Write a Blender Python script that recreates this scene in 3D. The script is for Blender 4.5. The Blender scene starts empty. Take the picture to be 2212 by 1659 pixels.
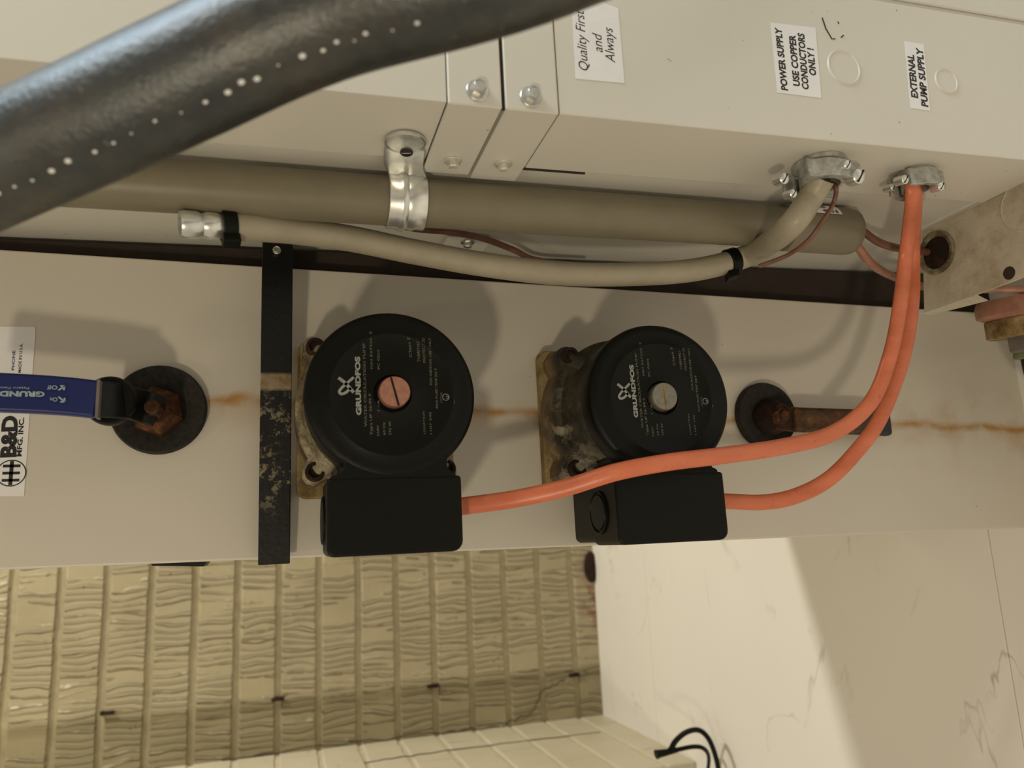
import bpy, bmesh, math, random
from mathutils import Vector, Matrix
random.seed(7)
C = bpy.context.scene.collection
# ------------------------------------------------------------------ frame
# The photograph was taken with the phone turned: real "up" is the picture's left.
# All shapes are authored in the frame (u, v, c): u = along the panel (picture right, real down),
# v = across the panel (picture up, real right), c = out of the panel towards the room.
F = 1663.0; CX, CY, D = 1106.0, 829.5, 0.52
cA = -Vector((-506, 360, F)).normalized()
uA = Vector((5500, 70, F)); uA -= uA.dot(cA)*cA; uA.normalize()
vA = uA.cross(cA)
if vA.y > 0: vA = -vA
UF = 0.641                                   # floor level along u
def W(p): return Vector((p[1], -p[2], UF-p[0]))
def ray(x, y):
    d = Vector((x-CX, y-CY, F)); return Vector((d.dot(uA), d.dot(vA), d.dot(cA)))
def pc(x, y, c):
    r = ray(x, y); return Vector((0, 0, D)) + r*((c-D)/r.z)
def pu(x, y, u):
    r = ray(x, y); return Vector((0, 0, D)) + r*(u/r.x)
K = 0.0225                                   # the cabinet leans 1.3 degrees
V1 = 0.2061
def side(u): return V1+K*u
def ps(x, y, off=0.0):                       # point on the cabinet's side face
    r = ray(x, y); t = (V1+off)/(r.y-K*r.x); return Vector((0, 0, D))+r*t

# ------------------------------------------------------------------ camera, light, exposure
cam_d = bpy.data.cameras.new('camera'); cam = bpy.data.objects.new('camera', cam_d); C.objects.link(cam)
cam_d.sensor_width = 36; cam_d.lens = F/2212*36; cam_d.clip_start = 0.01
def Wd(a): return Vector((a[1], -a[2], -a[0]))
R = Wd((uA.x, vA.x, cA.x)); U = -Wd((uA.y, vA.y, cA.y)); B = -Wd((uA.z, vA.z, cA.z))
m = Matrix((R, U, B)).transposed().to_4x4(); m.translation = W((0, 0, D)); cam.matrix_world = m
cam_d.dof.use_dof = True; cam_d.dof.focus_distance = 0.50; cam_d.dof.aperture_fstop = 9
bpy.context.scene.camera = cam
world = bpy.data.worlds.new('world'); bpy.context.scene.world = world; world.use_nodes = True
world.node_tree.nodes['Background'].inputs[0].default_value = (1.0, 0.87, 0.68, 1)
world.node_tree.nodes['Background'].inputs[1].default_value = 0.44
vs = bpy.context.scene.view_settings
vs.view_transform = 'Standard'; vs.look = 'None'; vs.gamma = 1; vs.use_curve_mapping = False; vs.exposure = 0.0
def lamp(name, p, power, size, col):
    d = bpy.data.lights.new(name, 'POINT'); d.energy = power; d.shadow_soft_size = size; d.color = col
    o = bpy.data.objects.new(name, d); C.objects.link(o); o.location = W(p); return o
lamp('lamp_work', (-0.45, -0.80, 1.25), 23, 0.05, (1.0, 0.87, 0.64))     # work light on the real left
lamp('lamp_low', (-1.8, -0.72, 0.98), 11, 0.06, (1.0, 0.87, 0.66))       # ceiling bulb, real left
lamp('lamp_high', (-1.5, 1.46, 1.1), 23, 0.05, (1.0, 0.92, 0.76))        # ceiling bulb, real right
lamp('lamp_back', (-1.1, 0.85, -0.62), 66, 0.03, (1.0, 0.95, 0.82))      # bulb behind the cabinet

wd_ = bpy.data.lights.new('hose_sheen_light', 'AREA'); wd_.shape = 'RECTANGLE'; wd_.size = 0.5; wd_.size_y = 0.7; wd_.energy = 14; wd_.color = (0.66, 0.84, 1.0)  # added cool area light, no known source, gives the hose its bluish sheen
wo = bpy.data.objects.new('hose_sheen_light', wd_); C.objects.link(wo); wo.location = W((-0.95, 1.25, 0.50))
wo.rotation_euler = (W((-0.1, 0.14, 0.26))-wo.location).to_track_quat('-Z', 'Y').to_euler()

# ------------------------------------------------------------------ mesh helpers
def link(o, parent=None):
    C.objects.link(o)
    if parent is not None: o.parent = parent
    return o
class MB:
    def __init__(s): s.v = []; s.f = []
    def add(s, vs_, fs):
        n = len(s.v); s.v += [Vector(p) for p in vs_]; s.f += [tuple(i+n for i in f) for f in fs]; return s
    def box(s, u0, u1, v0, v1, c0, c1, tilt=0.0):
        P = [(u, v+tilt*u, c) for c in (c0, c1) for v in (v0, v1) for u in (u0, u1)]
        return s.add(P, [(0, 2, 3, 1), (4, 5, 7, 6), (0, 1, 5, 4), (2, 6, 7, 3), (0, 4, 6, 2), (1, 3, 7, 5)])
    def prism(s, pts, c0, c1):                # outline in (u, v), counter-clockwise
        n = len(pts); P = [(p[0], p[1], c0) for p in pts]+[(p[0], p[1], c1) for p in pts]
        return s.add(P, [tuple(range(n))[::-1], tuple(range(n, 2*n))]+[(i, (i+1) % n, n+(i+1) % n, n+i) for i in range(n)])
    def sweep(s, a, pts, h0, h1, frame):      # outline in an arbitrary frame (o, x, y, z)
        o, x, y, z = frame; n = len(pts)
        P = [o+x*p[0]+y*p[1]+z*h0 for p in pts]+[o+x*p[0]+y*p[1]+z*h1 for p in pts]
        return s.add(P, [tuple(range(n))[::-1], tuple(range(n, 2*n))]+[(i, (i+1) % n, n+(i+1) % n, n+i) for i in range(n)])
    def lathe(s, o, axis, prof, seg=32, closed=True, ph=0.0):
        o = Vector(o); z = Vector(axis).normalized()
        x = z.cross(Vector((0.3, 0.9, 0.31))).normalized(); y = z.cross(x)
        P = []; fs = []
        for r, h in prof:
            for k in range(seg):
                a = 2*math.pi*k/seg+ph; P.append(o+z*h+(x*math.cos(a)+y*math.sin(a))*r)
        for j in range(len(prof)-1):
            for k in range(seg):
                k2 = (k+1) % seg; fs.append((j*seg+k, j*seg+k2, (j+1)*seg+k2, (j+1)*seg+k))
        if closed:
            fs.append(tuple(range(seg))[::-1]); m_ = (len(prof)-1)*seg; fs.append(tuple(range(m_, m_+seg)))
        return s.add(P, fs)
    def tube(s, pts, r, seg=16, caps=True, flat=1.0, up=(0, 0, 1)):
        pts = [Vector(p) for p in pts]; n = len(pts); P = []; fs = []; upv = Vector(up); px = None
        for i, p in enumerate(pts):
            t = (pts[min(i+1, n-1)]-pts[max(i-1, 0)]).normalized()
            if px is None: px = t.cross(upv).normalized()
            px = (px-t*px.dot(t)).normalized(); py = t.cross(px)
            rr = r(i/(n-1)) if callable(r) else r
            for k in range(seg):
                a = 2*math.pi*k/seg; P.append(p+px*(math.cos(a)*rr)+py*(math.sin(a)*rr*flat))
        for i in range(n-1):
            for k in range(seg):
                k2 = (k+1) % seg; fs.append((i*seg+k, i*seg+k2, (i+1)*seg+k2, (i+1)*seg+k))
        if caps:
            fs.append(tuple(range(seg))[::-1]); fs.append(tuple(range((n-1)*seg, n*seg)))
        return s.add(P, fs)
    def build(s, name, mat, parent=None, bevel=0, seg=2, smooth=True, ang=35, sub=0):
        base = parent_loc(parent)
        me = bpy.data.meshes.new(name); me.from_pydata([W(p)-base for p in s.v], [], s.f); me.update()
        bm = bmesh.new(); bm.from_mesh(me); bmesh.ops.recalc_face_normals(bm, faces=bm.faces); bm.to_mesh(me); bm.free()
        if mat: me.materials.append(mat)
        o = link(bpy.data.objects.new(name, me), parent)
        if bevel:
            b = o.modifiers.new('bevel', 'BEVEL'); b.width = bevel; b.segments = seg; b.limit_method = 'ANGLE'; b.angle_limit = math.radians(40)
        if smooth:
            me.shade_smooth(); me.set_sharp_from_angle(angle=math.radians(ang))
            if bevel:
                w = o.modifiers.new('wn', 'WEIGHTED_NORMAL'); w.keep_sharp = True
        return o
def parent_loc(p):
    l = Vector((0, 0, 0))
    while p is not None: l = l+p.location; p = p.parent
    return l
def tag(o, label=None, cat=None, group=None, kind=None):
    if label: o['label'] = label
    if cat: o['category'] = cat
    if group: o['group'] = group
    if kind: o['kind'] = kind
    return o
def thing(name, label, cat, at, group=None):
    o = bpy.data.objects.new(name, None); o.empty_display_size = 0.02; o.location = W(at); C.objects.link(o)
    return tag(o, label, cat, group)
def spline(P, n=8):
    P = [Vector(p) for p in P]; out = []
    for i in range(len(P)-1):
        a, b, c, d = P[max(i-1, 0)], P[i], P[i+1], P[min(i+2, len(P)-1)]
        for k in range(n):
            t = k/n; out.append(0.5*((2*b)+(c-a)*t+(2*a-5*b+4*c-d)*t*t+(3*b-a-3*c+d)*t**3))
    out.append(P[-1]); return out
def circ(r, n=24, cx=0, cy=0, a0=0, a1=2*math.pi):
    full = abs(a1-a0-2*math.pi) < 1e-6
    return [(cx+r*math.cos(a0+(a1-a0)*k/(n if full else n-1)), cy+r*math.sin(a0+(a1-a0)*k/(n if full else n-1))) for k in range(n)]
def text(s, at, size, mat, parent, name='lettering', xd=(0, 1, 0), yd=(-1, 0, 0), bold=0.0, shear=0.0, align='CENTER', width=None, rot=0.0, th=0.00006, space=1.0):
    """flat print: letters run along xd, their tops point along yd (both in u, v, c)"""
    cu = bpy.data.curves.new('t', 'FONT'); cu.body = s; cu.size = 1; cu.align_x = align; cu.align_y = 'CENTER'
    cu.shear = shear; cu.offset = bold; cu.space_line = space; cu.resolution_u = 3
    to = bpy.data.objects.new('t', cu); C.objects.link(to)
    dg = bpy.context.evaluated_depsgraph_get(); dg.update()
    me = bpy.data.meshes.new_from_object(to.evaluated_get(dg)); bpy.data.objects.remove(to)
    X = Vector(xd).normalized(); Y = Vector(yd).normalized(); Z = X.cross(Y)
    if rot: X, Y = X*math.cos(rot)+Y*math.sin(rot), Y*math.cos(rot)-X*math.sin(rot)
    for v in me.vertices:                      # the font outliner can leave a stray spike
        if v.co.y > 0.95 or v.co.y < -0.7: v.co.y = 0.4
    xs = [v.co.x for v in me.vertices]; ys = [v.co.y for v in me.vertices]
    cx = (min(xs)+max(xs))/2 if align == 'CENTER' else 0; cy = (min(ys)+max(ys))/2
    sy = size; sx = size
    if width: sx = width/(max(xs)-min(xs))
    base = parent_loc(parent)
    for v in me.vertices:
        p = Vector(at)+X*((v.co.x-cx)*sx)+Y*((v.co.y-cy)*sy)+Z*th
        v.co = W(p)-base
    me.materials.clear(); me.materials.append(mat); me.name = name
    return link(bpy.data.objects.new(name, me), parent)

# ------------------------------------------------------------------ materials
def rgb(r, g, b):
    f = lambda x: (x/255/12.92) if x/255 <= 0.04045 else ((x/255+0.055)/1.055)**2.4
    return (f(r), f(g), f(b), 1)
class NT:
    def __init__(s, name):
        s.m = bpy.data.materials.new(name); s.m.use_nodes = True; s.t = s.m.node_tree; s.b = s.t.nodes['Principled BSDF']
        s.pos = s.t.nodes.new('ShaderNodeNewGeometry').outputs['Position']
    def n(s, k, **kw):
        o = s.t.nodes.new(k)
        for a, b in kw.items(): setattr(o, a, b)
        return o
    def l(s, a, b): s.t.links.new(a, b)
    def noise(s, scale, detail=4, rough=0.6, vec=None, stretch=None, dist=0):
        o = s.n('ShaderNodeTexNoise'); o.inputs['Scale'].default_value = scale; o.inputs['Detail'].default_value = detail
        o.inputs['Roughness'].default_value = rough; o.inputs['Distortion'].default_value = dist
        v = vec or s.pos
        if stretch:
            mp = s.n('ShaderNodeMapping'); mp.inputs['Scale'].default_value = stretch; s.l(v, mp.inputs[0]); v = mp.outputs[0]
        s.l(v, o.inputs['Vector']); return o.outputs[0]
    def ramp(s, fac, *st):
        o = s.n('ShaderNodeValToRGB'); e = o.color_ramp.elements
        while len(e) < len(st): e.new(0.5)
        for el, (p, c) in zip(e, st): el.position = p; el.color = c if isinstance(c, tuple) else (c, c, c, 1)
        s.l(fac, o.inputs[0]); return o.outputs[0]
    def math(s, op, a, b=None, clamp=False):
        o = s.n('ShaderNodeMath', operation=op); o.use_clamp = clamp
        for i, x in enumerate((a, b)):
            if x is None: continue
            if isinstance(x, (int, float)): o.inputs[i].default_value = x
            else: s.l(x, o.inputs[i])
        return o.outputs[0]
    def mix(s, fac, a, b):
        o = s.n('ShaderNodeMix', data_type='RGBA')
        for i, x in ((0, fac), (6, a), (7, b)):
            if isinstance(x, (int, float)): o.inputs[i].default_value = x
            elif isinstance(x, tuple): o.inputs[i].default_value = x
            else: s.l(x, o.inputs[i])
        return o.outputs[2]
    def uvc(s):                                # (v, c, u) from the world position
        o = s.n('ShaderNodeSeparateXYZ'); s.l(s.pos, o.inputs[0])
        return s.math('SUBTRACT', UF, o.outputs[2]), o.outputs[0], s.math('MULTIPLY', o.outputs[1], -1.0)
    def band(s, x, x0, w):                     # 1 at x0, 0 beyond w
        return s.math('SUBTRACT', 1.0, s.math('DIVIDE', s.math('ABSOLUTE', s.math('SUBTRACT', x, x0)), w), True)
    def bump(s, h, strength=0.3, dist=0.001):
        o = s.n('ShaderNodeBump'); o.inputs['Strength'].default_value = strength; o.inputs['Distance'].default_value = dist
        s.l(h, o.inputs['Height']); s.l(o.outputs[0], s.b.inputs['Normal'])
    def out(s, col, rough=0.5, metal=0.0, spec=0.5):
        for k, x in (('Base Color', col), ('Roughness', rough), ('Metallic', metal), ('Specular IOR Level', spec)):
            if isinstance(x, (int, float, tuple)): s.b.inputs[k].default_value = x
            else: s.l(x, s.b.inputs[k])
        return s.m
def plain(name, col, rough=0.5, metal=0.0, spec=0.5, var=0.12, scale=120, bump=0.15):
    t = NT(name); nz = t.noise(scale, 3)
    d = tuple(x*(1-var) for x in col[:3])+(1,); l_ = tuple(min(1, x*(1+var)) for x in col[:3])+(1,)
    t.out(t.ramp(nz, (0.35, d), (0.65, l_)), rough, metal, spec)
    if bump: t.bump(nz, bump, 0.0004)
    return t.m
PAINT = (0.66, 0.63, 0.55, 1)
M = {}
def mk_paint(name, base, stain=False):
    t = NT(name); a = t.noise(6, 3); col = t.ramp(a, (0.3, tuple(x*0.96 for x in base[:3])+(1,)), (0.7, base))
    sp = t.noise(170, 2, 0.5); spk = t.ramp(sp, (0.765, 0.0), (0.785, 1.0)); col = t.mix(t.math('MULTIPLY', spk, 0.55), col, rgb(90, 72, 50))
    if stain:
        u, v, c = t.uvc()
        wob = t.math('MULTIPLY', t.math('SUBTRACT', t.noise(14, 3), 0.5), 0.02)
        vv = t.math('ADD', v, wob)
        # rust run along the flow direction at valve height (thin core line + faint wash)
        line = t.math('ADD', t.math('MULTIPLY', u, -0.030), 0.0925)
        d = t.math('SUBTRACT', vv, line)
        core = t.math('MULTIPLY', t.band(d, 0.001, 0.0050), t.ramp(t.noise(40, 4), (0.34, 0.35), (0.55, 1.0)))
        wash = t.math('MULTIPLY', t.band(d, -0.004, 0.016), 0.55)
        wash = t.math('MULTIPLY', wash, t.ramp(t.noise(22, 4), (0.35, 0.0), (0.6, 1.0)))
        # fade: none left of the valve
        on = t.math('GREATER_THAN', u, -0.06)
        f = t.math('MULTIPLY', t.math('ADD', t.math('MULTIPLY', core, 0.9), t.math('MULTIPLY', wash, 0.6), True), on)
        col = t.mix(f, col, rgb(172, 128, 64))
        # brown seepage at the lower right
        r2 = t.math('MULTIPLY', t.math('GREATER_THAN', u, 0.47), t.band(d, 0.004, 0.045))
        r2 = t.math('MULTIPLY', r2, t.ramp(t.noise(30, 5), (0.48, 0.0), (0.75, 0.55)))
        col = t.mix(r2, col, rgb(166, 120, 58))
    t.bump(t.noise(700, 2), 0.12, 0.0003)
    return t.out(col, 0.38, 0.0, 0.45)
M['cabinet'] = mk_paint('cabinet_paint', PAINT)
M['panel'] = mk_paint('panel_paint', (0.62, 0.575, 0.49, 1), True)
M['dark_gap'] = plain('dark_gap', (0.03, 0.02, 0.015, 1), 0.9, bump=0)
M['sticker'] = plain('sticker', (0.80, 0.79, 0.78, 1), 0.45, var=0.02, bump=0)
M['ink'] = plain('ink', (0.012, 0.012, 0.014, 1), 0.5, var=0, bump=0)
M['zinc'] = plain('zinc', (0.62, 0.62, 0.58, 1), 0.32, 0.9, var=0.15, scale=200, bump=0.15)
M['zinc_bright'] = plain('zinc_bright', (0.78, 0.78, 0.74, 1), 0.30, 0.85, var=0.12, scale=90, bump=0.08)
M['zinc_dull'] = plain('zinc_dull', (0.60, 0.58, 0.50, 1), 0.45, 0.35, var=0.15, scale=260, bump=0.2)
M['cast_zinc'] = plain('cast_zinc', (0.40, 0.40, 0.36, 1), 0.45, 0.5, var=0.25, scale=200, bump=0.5)
M['pvc'] = plain('pvc', rgb(118, 110, 90), 0.42, var=0.05, scale=40)
M['flex'] = plain('flex', rgb(156, 147, 126), 0.40, var=0.06, scale=60)
M['black_paint'] = plain('black_paint', (0.005, 0.005, 0.0045, 1), 0.42, 0, 0.3, var=0.2, bump=0.2)
M['black_plastic'] = plain('black_plastic', (0.0035, 0.0035, 0.002, 1), 0.42, 0, 0.17, var=0.15, scale=400, bump=0.25)
M['foam'] = plain('foam', (0.014, 0.012, 0.008, 1), 0.85, var=0.5, scale=300, bump=1.0)
M['copper_plug'] = plain('copper_plug', rgb(176, 126, 106), 0.42, 0.6, var=0.12, scale=300)
M['steel_plug'] = plain('steel_plug', rgb(128, 124, 112), 0.42, 0.6, var=0.12, scale=300)
M['brass'] = plain('brass', rgb(140, 112, 58), 0.35, 0.9, var=0.3, scale=150)
M['wire'] = plain('wire', rgb(112, 74, 58), 0.42, 0.0, var=0.2, scale=90)
M['pinkpipe'] = plain('pinkpipe', rgb(158, 112, 92), 0.42, 0.0, var=0.2, scale=90)
M['green'] = plain('green', rgb(112, 120, 84), 0.6)
M['grayblue'] = plain('grayblue', rgb(112, 106, 98), 0.6)
M['greyprint'] = plain('greyprint', (0.26, 0.27, 0.24, 1), 0.5, var=0.1, bump=0)
M['dimprint'] = plain('dimprint', (0.085, 0.085, 0.055, 1), 0.5, var=0.5, scale=900, bump=0)
M['paleprint'] = plain('paleprint', (0.30, 0.38, 0.42, 1), 0.5, var=0.2, bump=0)
def mk_rust(name, a, b, c_, metal=0.0, scale=90):
    t = NT(name); nz = t.noise(scale, 6, 0.7)
    t.out(t.ramp(nz, (0.30, a), (0.52, b), (0.72, c_)), 0.75, metal, 0.3); t.bump(t.noise(scale*2, 5, 0.7), 0.9, 0.0015); return t.m
M['rust'] = mk_rust('rust', rgb(24, 14, 8), rgb(66, 36, 18), rgb(118, 74, 34), scale=110)
M['rust_dark'] = mk_rust('rust_dark', rgb(18, 11, 7), rgb(40, 22, 13), rgb(70, 40, 22), scale=130)
M['plate'] = mk_rust('stained_plate', rgb(92, 66, 38), rgb(146, 124, 82), rgb(176, 160, 122), scale=70)
M['plate_grey'] = mk_rust('galvanised_plate', rgb(150, 136, 112), rgb(188, 178, 158), rgb(200, 192, 176), scale=22)
def mk_cast():                                       # cast iron motor housing with white lime deposits
    t = NT('corroded_casting'); u, v, c = t.uvc()
    base = t.ramp(t.noise(70, 5), (0.35, rgb(38, 34, 26)), (0.6, rgb(66, 60, 46)), (0.8, rgb(90, 66, 40)))
    lime = t.ramp(t.noise(75, 7, 0.72, stretch=(1, 0.5, 0.55)), (0.50, 0.0), (0.60, 1.0))
    low = t.math('MULTIPLY', t.math('SUBTRACT', 0.108, v), 26, True)          # deposits sit on the lower side, where water ran
    near = t.math('MULTIPLY', t.math('SUBTRACT', 0.085, c), 18, True)
    col = t.mix(t.math('MULTIPLY', t.math('MULTIPLY', lime, low), near), base, rgb(160, 150, 126))
    col = t.mix(t.math('MULTIPLY', t.math('MULTIPLY', t.math('SUBTRACT', 0.036, c), 60, True), 0.85), col, t.ramp(t.noise(60, 5), (0.35, rgb(90, 62, 34)), (0.6, rgb(140, 118, 80))))
    t.bump(t.noise(160, 6, 0.7), 0.8, 0.0015)
    return t.out(col, 0.55, 0.15, 0.4)
M['cast'] = mk_cast()
def mk_flange():
    t = NT('limed_flange'); nz = t.noise(85, 6, 0.7)
    col = t.ramp(nz, (0.30, rgb(60, 44, 28)), (0.46, rgb(118, 106, 80)), (0.60, rgb(162, 152, 124)), (0.72, rgb(84, 80, 68)))
    t.bump(t.noise(180, 6, 0.7), 0.9, 0.0015); return t.out(col, 0.48, 0.3, 0.5)
M['flange'] = mk_flange()
def mk_orange():
    t = NT('orange_jacket'); nz = t.noise(60, 4, stretch=(1, 1, 0.25))
    dirt = t.ramp(t.noise(300, 4, 0.7), (0.62, 0.0), (0.72, 0.6))
    col = t.ramp(nz, (0.3, rgb(190, 98, 64)), (0.7, rgb(214, 120, 84)))
    col = t.mix(dirt, col, rgb(120, 66, 40)); t.bump(t.noise(150, 3), 0.2, 0.0006); return t.out(col, 0.36, 0, 0.5)
M['orange'] = mk_orange()
def mk_strap():
    t = NT('strap_paint'); u, v, c = t.uvc()
    chip = t.ramp(t.noise(120, 6, 0.75), (0.53, 0.0), (0.58, 1.0))
    zone = t.math('MULTIPLY', t.band(v, 0.062, 0.045), 1.6, True)
    band_ = t.math('MULTIPLY', t.band(v, 0.104, 0.006), 3.0, True)
    f = t.math('MULTIPLY', chip, t.math('MAXIMUM', t.math('MULTIPLY', zone, 0.8), 0.0), True)
    dep = t.ramp(t.noise(60, 5), (0.4, rgb(120, 90, 56)), (0.6, rgb(156, 146, 118)))
    col = t.mix(t.math('MULTIPLY', f, 0.85), (0.005, 0.005, 0.0045, 1), dep)
    col = t.mix(t.math('MULTIPLY', band_, 0.9), col, dep)
    t.bump(t.noise(200, 5), 0.35, 0.001); return t.out(col, 0.42, 0, 0.3)
M['strap'] = mk_strap()
def mk_blue():
    t = NT('blue_sleeve'); t.bump(t.noise(300, 2), 0.1, 0.0004); return t.out(rgb(14, 30, 92), 0.42, 0, 0.5)
M['blue'] = mk_blue()
def mk_sleeve():                                     # right lever sleeve: rust swallowed most of the blue
    t = NT('rusted_sleeve'); u, v, c = t.uvc()
    f = t.math('MULTIPLY', t.math('SUBTRACT', t.math('ADD', u, t.math('MULTIPLY', t.noise(80, 5), 0.03)), 0.44), 28, True)
    ru = t.ramp(t.noise(85, 6, 0.7), (0.34, rgb(34, 22, 12)), (0.52, rgb(86, 54, 20)), (0.68, rgb(124, 86, 36)))
    col = t.mix(f, ru, rgb(44, 46, 52)); t.bump(t.noise(160, 5), 0.8, 0.0012); return t.out(col, 0.6, 0, 0.4)
M['sleeve'] = mk_sleeve()
def mk_hose():
    t = NT('hose_rubber'); nz = t.noise(130, 5, 0.65)
    col = t.ramp(nz, (0.35, (0.006, 0.009, 0.008, 1)), (0.62, (0.018, 0.023, 0.021, 1)))
    sp = t.ramp(t.noise(330, 2, 0.5), (0.72, 0.0), (0.76, 0.6)); col = t.mix(sp, col, rgb(120, 130, 122))
    dust = t.ramp(t.noise(28, 5, 0.7), (0.46, 0.0), (0.70, 0.5)); col = t.mix(dust, col, rgb(78, 66, 50))
    t.bump(t.noise(380, 4, 0.7), 0.5, 0.0008); return t.out(col, 0.34, 0, 0.9)
M['hose'] = mk_hose()
def mk_brick(name, warm):
    t = NT(name); u, v, c = t.uvc()
    oi = t.n('ShaderNodeObjectInfo').outputs['Random']
    cmb = t.n('ShaderNodeCombineXYZ'); wob = t.math('MULTIPLY', t.noise(26, 2), 0.022)
    # ridges run along u and repeat along v (or along c on the side wall)
    t.l(t.math('ADD', v, wob), cmb.inputs[0]); t.l(t.math('ADD', t.math('MULTIPLY', c, 1.0), wob), cmb.inputs[1])
    t.l(t.math('ADD', t.math('MULTIPLY', u, 0.12), t.math('MULTIPLY', oi, 31.0)), cmb.inputs[2])
    wv = t.n('ShaderNodeTexWave', wave_type='BANDS', bands_direction='X'); wv.inputs['Scale'].default_value = 25; wv.inputs['Distortion'].default_value = 7.5
    wv.inputs['Detail'].default_value = 1.5; wv.inputs['Detail Scale'].default_value = 0.9; wv.inputs['Detail Roughness'].default_value = 0.55
    sm = t.n('ShaderNodeCombineXYZ'); t.l(t.math('ADD', v, c), sm.inputs[0]); t.l(t.math('MULTIPLY', u, 0.45), sm.inputs[1]); t.l(t.math('MULTIPLY', oi, 9.0), sm.inputs[2])
    t.l(sm.outputs[0], wv.inputs['Vector'])
    rr = t.math('MULTIPLY', t.ramp(wv.outputs['Fac'], (0.55, 0.0), (0.92, 1.0)), t.ramp(t.noise(34, 1, 0.5, vec=cmb.outputs[0]), (0.38, 0.0), (0.52, 1.0)))
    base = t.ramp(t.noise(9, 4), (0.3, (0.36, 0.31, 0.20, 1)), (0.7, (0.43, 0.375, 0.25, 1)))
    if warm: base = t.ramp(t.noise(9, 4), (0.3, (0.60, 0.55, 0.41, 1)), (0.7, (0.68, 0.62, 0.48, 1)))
    # grimy run near the left wall; everything beyond it slightly darker
    g = t.math('MULTIPLY', t.band(t.math('ADD', v, t.math('MULTIPLY', t.noise(12, 4), 0.02)), -0.262, 0.018), 0.5)
    if not warm: base = t.mix(g, base, rgb(96, 84, 50))
    if not warm: base = t.mix(t.math('MULTIPLY', t.math('MULTIPLY', t.math('SUBTRACT', -0.262, v), 60, True), 0.22), base, rgb(110, 100, 60))
    # bare red brick showing beside the floor
    rd = t.math('MULTIPLY', t.math('MULTIPLY', t.math('SUBTRACT', u, 0.595), 30, True), t.math('MULTIPLY', t.band(v, -0.12, 0.09), 1.5, True))
    rd = t.math('MULTIPLY', rd, t.ramp(t.noise(30, 4), (0.42, 0.0), (0.55, 0.75)))
    if not warm: base = t.mix(rd, base, rgb(120, 62, 44))
    spk = t.ramp(t.noise(75, 2, 0.4), (0.74, 0.0), (0.78, 0.7)); base = t.mix(spk, base, rgb(66, 52, 34))
    t.bump(t.math('ADD', rr, t.math('MULTIPLY', t.noise(180, 3), 0.10)), 0.3 if warm else 1.0, 0.0015 if warm else 0.0075)
    return t.out(base, 0.42, 0, 0.4)
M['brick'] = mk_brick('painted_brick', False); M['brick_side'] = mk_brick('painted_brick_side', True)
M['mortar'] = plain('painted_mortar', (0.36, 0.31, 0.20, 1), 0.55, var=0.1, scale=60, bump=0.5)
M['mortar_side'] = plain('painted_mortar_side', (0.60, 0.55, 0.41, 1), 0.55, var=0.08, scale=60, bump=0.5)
def mk_floor():
    t = NT('marble_floor'); w = t.noise(3.0, 5, 0.55, dist=0.6, stretch=(0.6, 1.3, 1))
    vein = t.math('MULTIPLY', t.band(w, 0.5, 0.006), t.ramp(t.noise(7, 3), (0.50, 0.0), (0.66, 0.55)))
    soft = t.ramp(t.noise(2.2, 5, 0.6), (0.4, 0.0), (0.8, 0.22))
    col = t.mix(soft, (0.80, 0.775, 0.72, 1), (0.62, 0.56, 0.52, 1)); col = t.mix(vein, col, rgb(120, 112, 96))
    return t.out(col, 0.40, 0, 0.4)
M['floor'] = mk_floor()
M['grout'] = plain('grout', (0.6, 0.57, 0.50, 1), 0.8)

# ------------------------------------------------------------------ setting: walls and floor
CB = D-1.55                                  # back wall face, c = -1.03
VL = -0.3585                                 # side wall face
CE = -0.66                                   # where the side wall ends in a corner
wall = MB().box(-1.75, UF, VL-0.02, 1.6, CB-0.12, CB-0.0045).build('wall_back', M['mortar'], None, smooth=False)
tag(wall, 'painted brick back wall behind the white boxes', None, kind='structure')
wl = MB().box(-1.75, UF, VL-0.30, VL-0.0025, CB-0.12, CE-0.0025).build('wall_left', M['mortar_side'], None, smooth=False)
tag(wl, 'pale painted brick return wall ending in a corner', None, kind='structure')
fl = MB().box(UF, UF+0.05, -1.4, 1.6, CB-0.12, 1.9).build('floor', M['grout'], None, smooth=False)
tag(fl, 'white marble-look floor', None, kind='structure')
pitch = 0.0727
xs = [45, 147, 244, 337, 428, 518, 604, 690, 774, 860, 940, 1020, 1095, 1166, 1240]
g0 = pc(690, 1250, CB).x
def brick_mesh(L, w, d, seed):
    rnd = random.Random(seed); j = lambda a: rnd.uniform(-a, a)
    ch = 0.0035; n = 7; top = []; rim = []; P = []; fs = []
    a = -w/2; b = w/2
    ch = 0.0022
    for i in range(n):
        y = -L/2+L*i/(n-1); ye = y
        top.append(((a+ch+j(0.0012), ye, d+j(0.0005)), (b-ch+j(0.0012), ye, d+j(0.0005))))
        rim.append(((a+j(0.0008), y, 0), (b+j(0.0008), y, 0)))
    for t_, r_ in zip(top, rim): P += [r_[0], t_[0], t_[1], r_[1]]
    for i in range(n-1):
        k = 4*i
        for q in range(3): fs.append((k+q, k+4+q, k+5+q, k+1+q))
    fs.append((0, 1, 2, 3)); e = 4*(n-1); fs.append((e+3, e+2, e+1, e))
    return P, fs
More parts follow.
